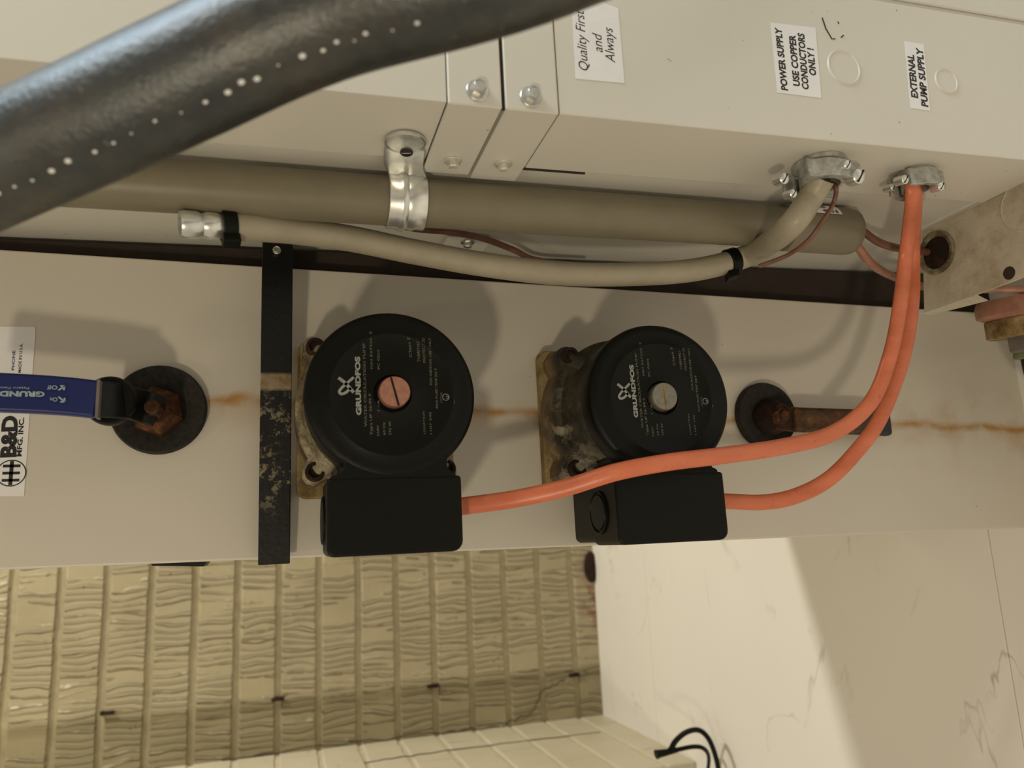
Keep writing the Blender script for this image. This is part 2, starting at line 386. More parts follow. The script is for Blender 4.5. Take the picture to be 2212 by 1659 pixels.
def lay(wallobj, mat, mapf, courses, spans, W_, dep, seed0):
    protos = []
    for k in range(6):
        for L in (0.1998,):
            P, fs = brick_mesh(L, W_, dep, seed0+k); me = bpy.data.meshes.new('brick'); me.from_pydata([mapf(p)-mapf((0, 0, 0)) for p in P], [], fs)
            bm = bmesh.new(); bm.from_mesh(me); bmesh.ops.recalc_face_normals(bm, faces=bm.faces); bm.to_mesh(me); bm.free()
            me.materials.append(mat); protos.append(me)
    for i in courses:
        s0, s1 = spans; off = -0.10 if i % 2 else 0.0
        y = s0+off
        while y < s1:
            o = bpy.data.objects.new('brick', protos[random.randrange(6)]); link(o, wallobj)
            o.location = mapf((g0+pitch*(i+0.5), y, random.uniform(-0.0006, 0.0004)))-wallobj.location
            y += 0.2
low_u = [i for i in range(-16, 8)]
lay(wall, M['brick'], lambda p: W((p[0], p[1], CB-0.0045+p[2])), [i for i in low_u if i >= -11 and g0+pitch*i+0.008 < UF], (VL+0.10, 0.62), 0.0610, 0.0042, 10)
protos = []
mside = lambda p: W((p[0], VL-0.0025+p[2], p[1]))
for k in range(6):
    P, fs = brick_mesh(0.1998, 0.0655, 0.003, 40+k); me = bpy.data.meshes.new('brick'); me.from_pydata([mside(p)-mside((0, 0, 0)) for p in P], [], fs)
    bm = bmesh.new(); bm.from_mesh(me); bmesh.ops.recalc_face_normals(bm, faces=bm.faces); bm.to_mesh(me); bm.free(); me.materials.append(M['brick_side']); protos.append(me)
for i in low_u:
    if i < -11 or g0+pitch*i+0.008 >= UF: continue
    for yc, sc in (((CE-0.05, 0.5), (CE-0.2, 1), (CE-0.36, 0.6)) if i % 2 else ((CE-0.1, 1), (CE-0.3, 1))):
        o = link(bpy.data.objects.new('brick', protos[random.randrange(6)]), wl)
        o.location = mside((g0+pitch*(i+0.5), yc, 0))-wl.location; o.scale.y = sc
# the brick field outside the picture stays real relief in one part
fb = MB()
for i in range(-18, 8):
    if g0+pitch*(i+1) > UF+0.01: continue
    y = VL+0.10+(0.10 if i % 2 else 0)
    while y < 1.5:
        if y > 0.62 or i < -11:
            P, fs = brick_mesh(0.1998, 0.0610, 0.0042, i*31+int(y*50)); fb.add([(g0+pitch*(i+0.5)+p[0], y+p[1], CB-0.0045+p[2]) for p in P], fs)
        y += 0.2
tag(fb.build('brick_field', M['brick'], wall, smooth=False), kind='stuff')
fb = MB()
for i in range(-18, 8):
    if g0+pitch*(i+1) > UF+0.01: continue
    y = VL-0.11                               # end face of the return wall, facing the room
    P, fs = brick_mesh(0.1998, 0.0655, 0.003, i+300); fb.add([(g0+pitch*(i+0.5)+p[0], y+p[1], CE-0.0025+p[2]) for p in P], fs)
tag(fb.build('brick_field', M['mortar'], wl, smooth=False), kind='stuff')
# slots of the wall ties
for x, y in ((232, 1540), (600, 1510), (935, 1482), (1240, 1458)):
    p = pc(x, y, CB)
    MB().box(p.x-0.011, p.x+0.011, p.y-0.003, p.y+0.003, CB-0.006, CB+0.0045).build('wall_tie', M['rust_dark'], wall, bevel=0.001)
# grey pipe stub end in the corner by the floor
# cracks in the paint along the inner corner and on the return wall: thin raised flakes
def crack(pts, name, wallobj, mat, r=0.0011):
    P = []
    for a, b in zip(pts, pts[1:]):
        for k in range(12):
            t = k/12; q = a.lerp(b, t); P.append(q+Vector((0, random.uniform(-0.004, 0.004) if abs(a.y-b.y) < 0.2 and a.z == b.z else 0, random.uniform(-0.004, 0.004) if a.z != b.z else 0)))
    MB().tube(P, r, 5).build(name, mat, wallobj)
crack([pc(480, 1640, CB+0.002), pc(900, 1588, CB+0.002), pc(1075, 1572, CB+0.002), pc(1150, 1540, CB+0.002), pc(1172, 1490, CB+0.0025), pc(1225, 1468, CB+0.0025)], 'crack', wall, M['rust_dark'], 0.0008)
def pvl(x, y):
    r = ray(x, y); return Vector((0, 0, D))+r*((VL+0.001)/r.y)
crack([pvl(786, 1648), pvl(960, 1622), pvl(1324, 1578)], 'crack', wl, M['rust_dark'], 0.0009)
# floor tiles: joints along the picture's near-vertical direction
ti = 0.30; tv0 = -1.39
cJ = [CB-0.1, pu(1410, 1400, UF).z, pu(2182, 1400, UF).z, 0.67, 1.40, 1.9]
for lo, hi in zip(cJ, cJ[1:]):
    for v0, v1_ in ((-1.39, -0.60), (-0.60, 0.60), (0.60, 1.6)):
        MB().box(UF-0.003, UF+0.002, v0, v1_-0.001, lo, hi-0.001).build('floor_tile', M['floor'], fl, bevel=0.0004, smooth=True)

# ------------------------------------------------------------------ cabinet
CF = 0.1907
cs = ps(1200, 368).z                          # fold of the front covers on the side face
cab = thing('equipment_cabinet', 'large cream metal equipment cabinet with taped-on white notices, along the top of the photo', 'cabinet', (UF, 0.25, 0))
TOPV = V1+0.62; CBK = -0.43
MB().box(-1.0, UF, V1+0.0040, TOPV, CBK, CF-0.002, K).build('cabinet_body', M['cabinet'], cab, bevel=0.002)
def uAt(x, y): return pc(x, y, CF).x
ua, ub, uc_, ud = uAt(968, 222), uAt(1088, 233), uAt(1092, 234), uAt(1208, 242)
vG = pc(2036, 24, CF).y-K*pc(2036, 24, CF).x  # groove between control cover and upper cover
def cover(name, u0, u1, v0, v1, raise_, clip, label=None, cc=None):
    cc = cs if cc is None else cc
    b = MB()                                   # an L section: front sheet and the flange bent back along the side
    t = 0.0012
    pts = [(v1, CF-0.002), (v1, CF+raise_), (v0-raise_, CF+raise_), (v0-raise_, cc), (v0+t, cc), (v0+t, CF-0.002)]
    P = [(u, p[0]+K*u, p[1]) for u in (u0, u1) for p in pts]; n = len(pts)
    b.add(P, [tuple(range(n))[::-1], tuple(range(n, 2*n))]+[(i, (i+1) % n, n+(i+1) % n, n+i) for i in range(n)])
    o = b.build(name, M['cabinet'], cab, bevel=0.0011, seg=3)
    if label: o['label'] = label
    return o
cover('access_cover', -1.0, ua-0.0006, V1, TOPV, -0.0006, None, 'plain front cover left of the screwed corner brackets')
e1 = ps(985, 368).z; e2 = ps(1080, 380).z
br1 = cover('corner_bracket', ua, ub-0.0008, V1, V1+0.20, 0.0006, None, None, e1-0.004)
br2 = cover('corner_bracket', uc_, ud-0.0003, V1, V1+0.20, 0.0006, None, None, e2-0.005)
cc_ = cover('control_cover', ud+0.0004, 0.60, V1, vG, 0.0, None, 'cover of the control compartment')
MB().box(ud+0.0004, 0.60, vG+0.0035, TOPV, CF-0.002, CF+0.0, K).build('upper_cover', M['cabinet'], cab, bevel=0.001)
# dark joints
MB().box(ub-0.0008, uc_, V1-0.0002, V1+0.20, CF-0.002, CF-0.0008, K).build('joint_gap', M['dark_gap'], cab, smooth=False)
q = ps(1130, 362); q2 = ps(1265, 372)
MB().box(q.x, q2.x, V1-0.0006, V1+0.0008, cs-0.0014, cs-0.0002, K).build('slot', M['dark_gap'], cab, smooth=False)
def screw(parent, p, axis, r, name='screw', washer=1.55, head=1.0, mat=None, slot=False):
    mat = mat or M['zinc']; a = Vector(axis).normalized()
    b = MB(); b.lathe(p, a, [(r*washer, 0), (r*washer, r*0.22), (r*washer*0.92, r*0.36), (r*1.05, r*0.40)], 28)
    b.lathe(Vector(p)+a*(r*0.36), a, [(r, 0), (r, head*r*0.85), (r*0.86, head*r)], 6)
    b.lathe(Vector(p)+a*(r*0.36+head*r*0.99), a, [(r*0.78, 0), (r*0.72, r*0.08), (r*0.45, -r*0.02)], 18)
    return b.build(name, mat, parent, ang=30)
for x, y, br in ((1035, 192, br1), (1150, 206, br2)):
    screw(br, pc(x-4, y+5, CF+0.0006), (0, 0, 1), 0.0037, head=1.25)
for x, y, br in ((978, 349, br1), (1087, 356, br2)):
    screw(br, ps(x, y-3, -0.0006), (0.02, -1, 0), 0.0033, mat=M['zinc_dull'])
# second row of bracket and screw further back on the side
p = ps(1008, 524)
b3 = MB().box(p.x-0.016, p.x+0.016, V1-0.0016, V1+0.0008, p.z-0.012, p.z+0.010, K).build('corner_bracket', M['cabinet'], cab, bevel=0.0008)
screw(b3, ps(1010, 522, -0.0016), (0, -1, 0), 0.0032)
# knockouts: stamped discs, a ring groove around each
for x, y, rx in ((1822, 146, 0.0107), (2043, 176, 0.0080)):
    p = pc(x, y, CF)
    k = MB().lathe(p, (0, 0, 1), [(rx*1.08, -0.0002), (rx*1.05, 0.0005), (rx*1.02, 0.0010), (rx*0.99, 0.0010), (rx*0.95, 0.0004), (rx*0.9, 0.0004), (0.0004, 0.0004)], 56).build('knockout', M['cabinet'], cc_)
# rust scratches over the larger knockout
for pts in (((1776, 38), (1784, 62), (1797, 84), (1804, 84)), ((1810, 47), (1812, 51)), ((1817, 81), (1822, 76))):
    MB().tube([pc(x, y, CF+0.0002) for x, y in pts], 0.00035, 5).build('scratch', M['rust'], cc_)
# stickers
def sticker(corners, rows, c=CF, parent=cc_, name='notice', label=None, mat=None):
    P = [pc(x, y, c+0.0001) for x, y in corners]
    b = MB(); n = len(P); b.add(P+[p+Vector((0, 0, 0.00018)) for p in P], [tuple(range(n))[::-1], tuple(range(n, 2*n))]+[(i, (i+1) % n, n+(i+1) % n, n+i) for i in range(n)])
    s = b.build(name, mat or M['sticker'], parent, smooth=False)
    if label: s['label'] = label
    for (txt, x0, y0, x1, y1, hpx, bold, shear) in rows:      # baseline-centre from (x0,y0) to (x1,y1), in reading order
        a = pc(x0, y0, c+0.0003); e = pc(x1, y1, c+0.0003); d = (e-a); w = d.length; xd = d.normalized()
        yd = Vector((0, 0, 1)).cross(xd)
        h = (pc(x0+hpx, y0, c)-pc(x0, y0, c)).length
        text(txt, (a+e)/2, h, M['ink'], s, xd=xd, yd=yd, bold=bold, shear=shear, width=w)
    return s
sticker([(1243, 170), (1233, -20), (1335, 18), (1349, 180)], [
    ('Quality First', 1264, 152, 1254, 22, 29, 0.0, 0.22), ('and', 1292, 112, 1289, 72, 29, 0.0, 0.22), ('Always', 1322, 135, 1316, 60, 29, 0.0, 0.22)],
    label='white notice reading Quality First and Always')
sticker([(1679, 200), (1664, 49), (1761, 60), (1774, 212)], [
    ('POWER SUPPLY', 1695, 195, 1681, 60, 19, 0.04, 0), ('USE COPPER', 1721, 186, 1711, 75, 19, 0.04, 0),
    ('CONDUCTORS', 1740, 193, 1730, 72, 19, 0.04, 0), ('ONLY !', 1756, 163, 1750, 104, 19, 0.04, 0)],
    label='white notice about copper conductors beside the larger knockout')
sticker([(1966, 233), (1953, 89), (1995, 96), (2009, 240)], [
    ('EXTERNAL', 1976, 211, 1967, 117, 19, 0.04, 0), ('PUMP SUPPLY', 1998, 230, 1986, 104, 19, 0.04, 0)],
    label='narrow white notice about the external pump supply')

# ------------------------------------------------------------------ pump box (flow centre)
box = thing('pump_box', 'long flat cream metal pump box that carries the two black pumps', 'metal box', (UF, 0.1, 0))
def vtop(u): return 0.1888-0.0122*u
def vbot(u): return -0.0049-0.0103*u
uL, uR = -0.42, UF
MB().prism([(uL, vbot(uL)), (uR, vbot(uR)), (uR, vtop(uR)), (uL, vtop(uL))], -0.17, 0.0).build('housing', M['panel'], box, bevel=0.0012, seg=3)
p0, p1 = pc(316, 1213, -0.002), pc(458, 1213, -0.002)
MB().prism([(p0.x, p0.y+0.004), (p0.x+0.003, p0.y-0.0028), (p1.x-0.005, p1.y-0.0028), (p1.x, p1.y+0.004)], -0.03, -0.003).build('hanger_tab', M['black_paint'], box, bevel=0.0005)
MB().add([(u_, (side(u_)+0.0006 if k_ else vtop(u_)-0.002), c_) for c_ in (-0.04, -0.014) for k_ in (0, 1) for u_ in (uL, uR)], [(0, 2, 3, 1), (4, 5, 7, 6), (0, 1, 5, 4), (2, 6, 7, 3), (0, 4, 6, 2), (1, 3, 7, 5)]).build('gap_shade_strip', M['dark_gap'], box, smooth=False)  # dark strip added to stand for the shade inside the gap
# maker's label
P = [pc(-60, 1072, 0.0002), pc(52, 1072, 0.0002), pc(77, 712, 0.0002), pc(74, 706, 0.0002), pc(-60, 704, 0.0002)]
b = MB(); n = 5; b.add(P+[p+Vector((0, 0, 0.0002)) for p in P], [tuple(range(n))[::-1], tuple(range(n, 2*n))]+[(i, (i+1) % n, n+(i+1) % n, n+i) for i in range(n)])
lab = b.build('maker_label', M['sticker'], box, smooth=False); lab['label'] = 'white maker label reading B&D MFG. INC. with a round emblem'
def ltext(t, x0, y0, x1, y1, hpx, mat=M['ink'], bold=0.02, c=0.0005, parent=None, nm='lettering'):
    a = pc(x0, y0, c); e = pc(x1, y1, c); d = e-a; xd = d.normalized(); yd = Vector((0, 0, 1)).cross(xd)
    h = (pc(x0+hpx, y0, c)-pc(x0, y0, c)).length
    return text(t, (a+e)/2, h, mat, parent or lab, xd=xd, yd=yd, bold=bold, width=d.length, name=nm)
ltext('B&D', 18, 988, 22, 898, 45, bold=0.05)
ltext('MFG. INC.', 41, 986, 47, 902, 15, bold=0.03)
ltext('MADE IN U.S.A.', 42, 805, 46, 742, 9, bold=0.01); ltext('PHONE', 28, 800, 30, 757, 9, M['blue'], 0.01)
# emblem: ring with a barred E
ce = pc(24, 1022, 0.0005); rr = 0.0079
def ring(b, o, r0, r1, c, seg=40):
    P = [(o.x+r*math.cos(2*math.pi*k/seg), o.y+r*math.sin(2*math.pi*k/seg), c) for r in (r0, r1) for k in range(seg)]
    b.add(P, [(k, (k+1) % seg, seg+(k+1) % seg, seg+k) for k in range(seg)])
b = MB(); ring(b, ce, rr*0.92, rr, ce.z); b.box(ce.x-0.001, ce.x+0.001, ce.y-rr*0.9, ce.y+rr*0.9, ce.z-0.0001, ce.z+0.00005)
for s_ in (-1, 0, 1): b.box(ce.x-0.0045, ce.x+0.0045, ce.y+s_*0.0042-0.0008, ce.y+s_*0.0042+0.0008, ce.z-0.0001, ce.z+0.00005)
b.build('emblem', M['ink'], lab, smooth=False)

# ------------------------------------------------------------------ black strap
st = thing('hanger_strap', 'flat black metal strap crossing the pump box, just left of the pumps', 'bracket', pc(595, 1218, 0.004))
top_ = pc(600, 519, 0.034); lower = pc(592, 1219, 0.011)
w = (pc(634, 700, 0.028)-pc(567, 700, 0.028)).x
N = 24; P = []; fs = []
path = []
for k in range(19):
    t_ = k/18; q_ = top_.lerp(lower, t_); path.append(Vector((q_.x, q_.y, q_.z-(0.004*(1-t_/0.09) if t_ < 0.09 else 0))))
th = 0.0022
for i, p in enumerate(path):
    t_ = (path[min(i+1, len(path)-1)]-path[max(i-1, 0)]).normalized(); nn = Vector((1, 0, 0)).cross(t_); nn = -nn if nn.z+abs(nn.y)*0 < 0 else nn
    for du, dn in ((-w/2, 0), (w/2, 0), (w/2, th), (-w/2, th)): P.append(p+Vector((du, 0, 0))+nn*(dn-th/2))
for i in range(len(path)-1):
    for k in range(4): fs.append((4*i+k, 4*i+(k+1) % 4, 4*i+4+(k+1) % 4, 4*i+4+k))
fs.append((0, 1, 2, 3)); e = 4*(len(path)-1); fs.append((e+3, e+2, e+1, e))
MB().add(P, fs).build('strap', M['strap'], st, bevel=0.0006)
screw(st, pc(598, 541, 0.0325), (0, -0.1, 1), 0.0024, washer=1.1)
MB().box(top_.x-0.007, top_.x+0.007, top_.y-0.004, top_.y+0.0125, top_.z-0.050, top_.z-0.0048).build('stand_off', M['black_paint'], st, bevel=0.0008)
MB().box(lower.x-0.006, lower.x+0.006, 0.030, 0.042, 0.0002, 0.0118).build('stand_off', M['black_paint'], st, bevel=0.0008)

# ------------------------------------------------------------------ pumps
def pump(face_px, label, steel, seed):
    cf = 0.095; o = pc(face_px[0], face_px[1], cf); u0, v0 = o.x, o.y
    g = 'black circulator pumps on the pump box'
    T = thing('circulator_pump', label, 'pump', (u0, v0, 0), g)
    Rf = 0.0482
    # square stained base plate with rounded corners, slightly off to the wet side
    a = 0.0512; pts = []
    bx, by = u0+0.0015, v0-0.0005
    for qx, qy, a0 in ((1, 1, 0), (-1, 1, 1), (-1, -1, 2), (1, -1, 3)):
        for k in range(5):
            an = a0*math.pi/2+k*math.pi/8; pts.append((bx+qx*(a-0.006)+0.006*math.cos(an), by+qy*(a-0.006)+0.006*math.sin(an)))
    MB().prism(pts, 0.0, 0.010).build('base_plate', M['plate'], T, bevel=0.001)
    # volute flange: round casting growing out into four bolt ears
    d = 0.0405; ear = 0.0072; ol = []
    for k in range(96):
        an = 2*math.pi*k/96; ca, sa = math.cos(an), math.sin(an)
        r = 0.0530-0.0006*math.cos(4*an)
        # union with ears
        best = r*0.985
        for ex, ey in ((d, d*0.96), (-d, d*0.96), (-d, -d*0.96), (d, -d*0.96)):
            bq = ca*ex+sa*ey; dd = bq*bq-(ex*ex+ey*ey-ear*ear)
            if dd > 0 and bq > 0: best = max(best, bq+math.sqrt(dd))
        ol.append((u0+ca*best, v0+sa*best))
    MB().prism(ol, 0.010, 0.034).build('volute', M['cast'], T, bevel=0.0015)
    fl_ = MB(); n = len(ol); lv = [(1.0, 0.0345), (1.0, 0.041), (0.985, 0.0420), (0.93, 0.0432)]
    P = []
    for s_, c in lv: P += [(u0+(x-u0)*s_, v0+(y-v0)*s_, c) for x, y in ol]
    P2 = []
    for k in range(n):
        x, y = ol[k]; l_ = math.hypot(x-u0, y-v0); rr_ = 0.0458; P2.append((u0+(x-u0)/l_*rr_, v0+(y-v0)/l_*rr_, 0.054))
    P += P2; fs = []
    for j in range(4):
        for k in range(n): k2 = (k+1) % n; fs.append((j*n+k, j*n+k2, (j+1)*n+k2, (j+1)*n+k))
    fs.append(tuple(range(n))[::-1]); fs.append(tuple(range(4*n, 5*n)))
    fl_.add(P, fs).build('flange', M['flange'] if not steel else M['cast'], T, ang=50)
    for ex, ey in ((d, d*0.96), (-d, d*0.96), (-d, -d*0.96), (d, -d*0.96)):
        q = Vector((u0+ex*0.985, v0+ey*0.985, 0.0465)); bb = MB()
        bb.lathe(q, (0, 0, 1), [(0.0060, -0.008), (0.0057, 0.0010), (0.0052, 0.0018), (0.0038, 0.0018), (0.0034, -0.0004), (0.0005, -0.0006)], 24)
        bb.build('bolt', M['rust_dark'], T)
    # motor can and cap
    MB().lathe((u0, v0, 0.046), (0, 0, 1), [(0.0466, 0), (0.0458, 0.010), (0.0455, 0.028), (0.0455, 0.034)], 72, False).build('motor_housing', M['cast'], T, ang=50)
    MB().lathe((u0, v0, 0.078), (0, 0, 1), [(0.0455, 0), (Rf-0.0004, 0.0008), (Rf, 0.003), (Rf, 0.0125), (Rf-0.0008, 0.0150), (Rf-0.003, 0.0166), (Rf-0.006, 0.0170), (0.0356, 0.0170), (0.0352, 0.0173), (0.0345, 0.0173), (0.0341, 0.0170), (0.0125, 0.0170), (0.0118, 0.0174), (0.0108, 0.0174), (0.0102, 0.0160), (0.0100, 0.0120), (0.0005, 0.0120)], 96).build('motor_cap', M['black_plastic'], T, ang=40)
    # vent plug with slot
    po = Vector((u0+0.0010, v0+0.0008, cf-0.005)); pm = M['steel_plug'] if steel else M['copper_plug']
    pl = MB().lathe(po, (0, 0, 1), [(0.0090, 0), (0.0090, 0.0062), (0.0084, 0.0072), (0.0004, 0.0072)], 40).build('vent_plug', pm, T)
    pl['label'] = 'steel vent plug' if steel else 'copper coloured vent plug'
    ang = 0 if steel else 0.25
    sl = MB(); dx, dy = math.sin(ang), math.cos(ang)
    sl.prism([(po.x-dx*0.0083+dy*0.0006, po.y-(-dy)*0.0083+dx*0.0006-0.0166*0 - 0.0*0), (po.x-dx*0.0083-dy*0.0006, po.y+dy*0.0083-dx*0.0006), (po.x+dx*0.0083-dy*0.0006, po.y-dy*0.0083-dx*0.0006), (po.x+dx*0.0083+dy*0.0006, po.y-dy*0.0083+dx*0.0006)], po.z+0.0071, po.z+0.0073)
    sl.build('slot', M['brass'] if steel else M['rust_dark'], pl, smooth=False)
    # neck and terminal box
    L = lambda x, y: (pc(x, y, cf).x-pc(848, 850, cf).x+u0, pc(x, y, cf).y-pc(848, 850, cf).y+v0)
    nk = [L(712, 1040), L(715, 1030), L(728, 1024), L(741, 1010), L(744, 1000), L(730, 985), L(725, 960), L(975, 950), L(968, 985), L(966, 1005), L(972, 1015), L(984, 1020), L(986, 1030), L(986, 1040)]
    MB().prism(nk[::1], 0.038, 0.0945).build('neck', M['black_plastic'], T, bevel=0.001)
    x0, y1 = L(706, 1033); x1, y0 = L(1002, 1190); pts = []
    for (cx_, cy_, a0, r_) in ((x1-0.002, y1-0.002, 0, 0.002), (x0+0.002, y1-0.002, 1, 0.002), (x0+0.004, y0+0.004, 2, 0.004), (x1-0.006, y0+0.006, 3, 0.006)):
        for k in range(5):
            an = a0*math.pi/2+k*math.pi/8; pts.append((cx_+r_*math.cos(an), cy_+r_*math.sin(an)))
    tb = MB().prism(pts, 0.056, 0.0950).build('terminal_box', M['black_plastic'], T, bevel=0.0014, seg=3)
    pts2 = [(x0+0.002+(p[0]-x0)*0.97, y1-(y1-p[1])*0.955) for p in pts]
    MB().prism(pts2, 0.018, 0.056).build('box_back', M['black_plastic'], tb, bevel=0.0025, seg=3)
    kc = Vector((x0-0.0001, (y0+y1)/2-0.0005, 0.068)); kb = MB(); kb.lathe(kc, (-1, 0, 0), [(0.0135, -0.001), (0.0135, 0.0010), (0.0125, 0.0014), (0.0120, 0.0002), (0.0110, 0.0002), (0.0106, 0.0012), (0.0004, 0.0014)], 36)
    kb.build('knockout', M['black_plastic'], tb)
    # print on the cap: placed by the left pump's measurements, shared by both
    def tx(s, xa, ya, xb, yb, hpx, mat, bold=0.0, c=cf+0.0001):
        a_ = L(xa, ya); b_ = L(xb, yb); A = Vector((a_[0], a_[1], c)); Bq = Vector((b_[0], b_[1], c)); dd = Bq-A
        h = (L(xa+hpx, ya)[0]-L(xa, ya)[0]); return text(s, (A+Bq)/2, h, mat, T, xd=dd.normalized(), yd=Vector((0, 0, 1)).cross(dd.normalized()), bold=bold, width=dd.length)
    tx('GRUNDFOS', 775, 897, 772, 770, 15, M['greyprint'], 0.05)
    tx('WATER CIRCULATION PUMP', 790, 922, 786, 742, 8, M['dimprint'], 0.02)
    tx('Type UP 26-99 F', 803, 940, 800, 850, 8, M['dimprint'], 0.02)
    tx('P/N 52722512', 803, 797, 800, 716, 7, M['dimprint'], 0.02)
    tx('230V', 817, 943, 816, 918, 7, M['dimprint'], 0.02); tx('1.7A', 818, 888, 817, 864, 7, M['dimprint'], 0.02); tx('PC 0204', 818, 798, 817, 756, 7, M['dimprint'], 0.02)
    tx('60 Hz', 830, 940, 829, 912, 7, M['dimprint'], 0.02); tx('370 W', 843, 940, 842, 910, 7, M['dimprint'], 0.02)
    tx('Class F', 887, 772, 882, 727, 8, M['dimprint'], 0.02)
    tx('THERMALLY', 905, 782, 902, 730, 8, M['dimprint'], 0.02); tx('PROTECTED', 917, 784, 914, 730, 8, M['dimprint'], 0.02)
    tx('FOR INDOOR USE ONLY', 931, 832, 928, 730, 7, M['dimprint'], 0.02)
    tx('MAX FLUID TEMP 230 F', 944, 882, 941, 796, 7, M['dimprint'], 0.02)
    tx('LOCATION', 917, 938, 915, 888, 6, M['dimprint'], 0.01); tx('1107 245', 931, 938, 929, 890, 6, M['dimprint'], 0.01)
    e_ = MB(); cu_ = L(963, 858); ring(e_, Vector((cu_[0], cu_[1], 0)), 0.0017, 0.0020, cf+0.0002, 24); e_.build('approval_mark', M['greyprint'], T, smooth=False)
    tx('U', 966, 861, 966, 855, 7, M['greyprint'], 0.02); tx('LISTED', 953, 870, 953, 848, 6, M['dimprint']); tx('CM 980', 980, 872, 979, 844, 6, M['greyprint'])
    # maker's emblem: a crossing ribbon with one looped arm
    em = MB()
    def ribbon(px, wd):
        pts_ = spline([Vector((*L(x, y), cf+0.0002)) for x, y in px], 5); P_ = []; f_ = []
        for i, p_ in enumerate(pts_):
            t_ = (pts_[min(i+1, len(pts_)-1)]-pts_[max(i-1, 0)]).normalized(); s_ = Vector((-t_.y, t_.x, 0))*wd/2; P_ += [p_-s_, p_+s_]
        for i in range(len(pts_)-1): f_.append((2*i, 2*i+1, 2*i+3, 2*i+2))
        em.add(P_, f_)
    ribbon([(731, 816), (746, 828), (764, 848)], 0.0018)
    ribbon([(764, 815), (748, 829), (738, 838), (733, 846), (737, 851), (747, 848), (758, 838)], 0.0015)
    em.build('emblem', M['greyprint'], T, smooth=False)
    return T, o
pumpL, oL = pump((848, 850), 'black round pump with a copper-coloured centre plug, beside the black strap', False, 1)
pumpR, oR = pump((1430, 860), 'black round pump with a steel centre plug, right of the other pump', True, 2)

# ------------------------------------------------------------------ left ball valve
vl_ = thing('ball_valve', 'rusty ball valve in a dark foam hole with a blue-sleeved lever, left of the strap', 'valve', pc(345, 885, 0), 'valves on the pump box')
o = pc(345, 886, 0.001); rd = (pc(345, 791, 0.001)-pc(345, 981, 0.001)).length/2
b = MB(); pr = [(rd, 0.0), (rd*1.0, 0.0035), (rd*0.96, 0.006), (rd*0.6, 0.0045), (rd*0.4, 0.001), (0.0005, 0.0)]
b.lathe(o, (0, 0, 1), pr, 64); b.build('insulation', M['foam'], vl_)
o2 = pc(338, 886, 0.012)
b = MB(); b.lathe(o2, (0, 0, 1), [(0.0165, -0.012), (0.0155, 0.0), (0.0120, 0.005), (0.0095, 0.007), (0.0095, 0.012)], 6); b.build('stem', M['rust'], vl_, ang=25)
o3 = pc(333, 884, 0.030)
b = MB(); b.lathe(o3, (0, 0, 1), [(0.0050, -0.006), (0.0050, 0.004), (0.0044, 0.0055)], 6, ph=0.4); b.lathe(o3+Vector((0, 0, 0.0050)), (0, 0, 1), [(0.0040, 0), (0.0043, 0.004), (0.003, 0.005)], 16); b.build('nut', M['rust'], vl_, ang=25)
# lever: strip that rises from the nut, then runs up towards the left
def strip(pxs, wd, th, name, mat, parent, bevel=0.0008):
    pts = spline([pc(x, y, c) for x, y, c in pxs], 6); P = []; fs = []
    for i, p in enumerate(pts):
        t_ = (pts[min(i+1, len(pts)-1)]-pts[max(i-1, 0)]).normalized(); sv = Vector((0, 0, 1)).cross(t_).normalized(); nn = t_.cross(sv)
        w_ = wd(i/(len(pts)-1)) if callable(wd) else wd
        for a_, b_ in ((-1, -1), (1, -1), (1, 1), (-1, 1)): P.append(p+sv*(a_*w_/2)+nn*(b_*th/2))
    for i in range(len(pts)-1):
        for k in range(4): fs.append((4*i+k, 4*i+(k+1) % 4, 4*i+4+(k+1) % 4, 4*i+4+k))
    fs.append((0, 1, 2, 3)); e = 4*(len(pts)-1); fs.append((e+3, e+2, e+1, e))
    return MB().add(P, fs).build(name, mat, parent, bevel=bevel)
strip([(343, 889, 0.030), (315, 880, 0.031), (285, 872, 0.040), (255, 866, 0.052), (215, 862, 0.058)], lambda t: 0.019+0.001*t, 0.0028, 'lever', M['black_paint'], vl_)
bo = pc(238, 866, 0.046)
MB().lathe(bo, (0, 0, 1), [(0.0125, -0.010), (0.0138, -0.004), (0.0138, 0.002), (0.0128, 0.0035), (0.0004, 0.0040)], 40).build('boss', M['black_plastic'], vl_)
slv = strip([(212, 864, 0.0600), (150, 857, 0.062), (60, 851, 0.064), (-60, 846, 0.066), (-160, 842, 0.068)], lambda t: 0.0205, 0.0072, 'sleeve', M['blue'], vl_, bevel=0.0028)
slv['label'] = 'dark blue lever sleeve with pale print'
MB().box(pc(213, 862, 0.0600).x-0.0006, pc(213, 862, 0.0600).x+0.0012, pc(213, 905, 0.06).y, pc(213, 823, 0.06).y, 0.0565, 0.0645).build('sleeve_rim', M['grayblue'], vl_, bevel=0.0005)
def lt(s, x, y, hpx, wpx, bold=0.02):
    c = 0.0666+0.0022*(212-x)/200*0.9; p = pc(x, y, c); h = (pc(x, y-hpx, c)-pc(x, y, c)).length; w_ = (pc(x+wpx/2, y, c)-pc(x-wpx/2, y, c)).length
    text(s, p, h, M['paleprint'], slv, xd=(-1, 0, 0.03), yd=(0, -1, 0), bold=bold, width=w_)
lt('GRUND', 48, 851, 15, 98, 0.05); lt('On', 116, 863, 12, 16); lt('Off', 113, 837, 12, 22); lt('Patent Pend.', 28, 838, 7, 70, 0.0)
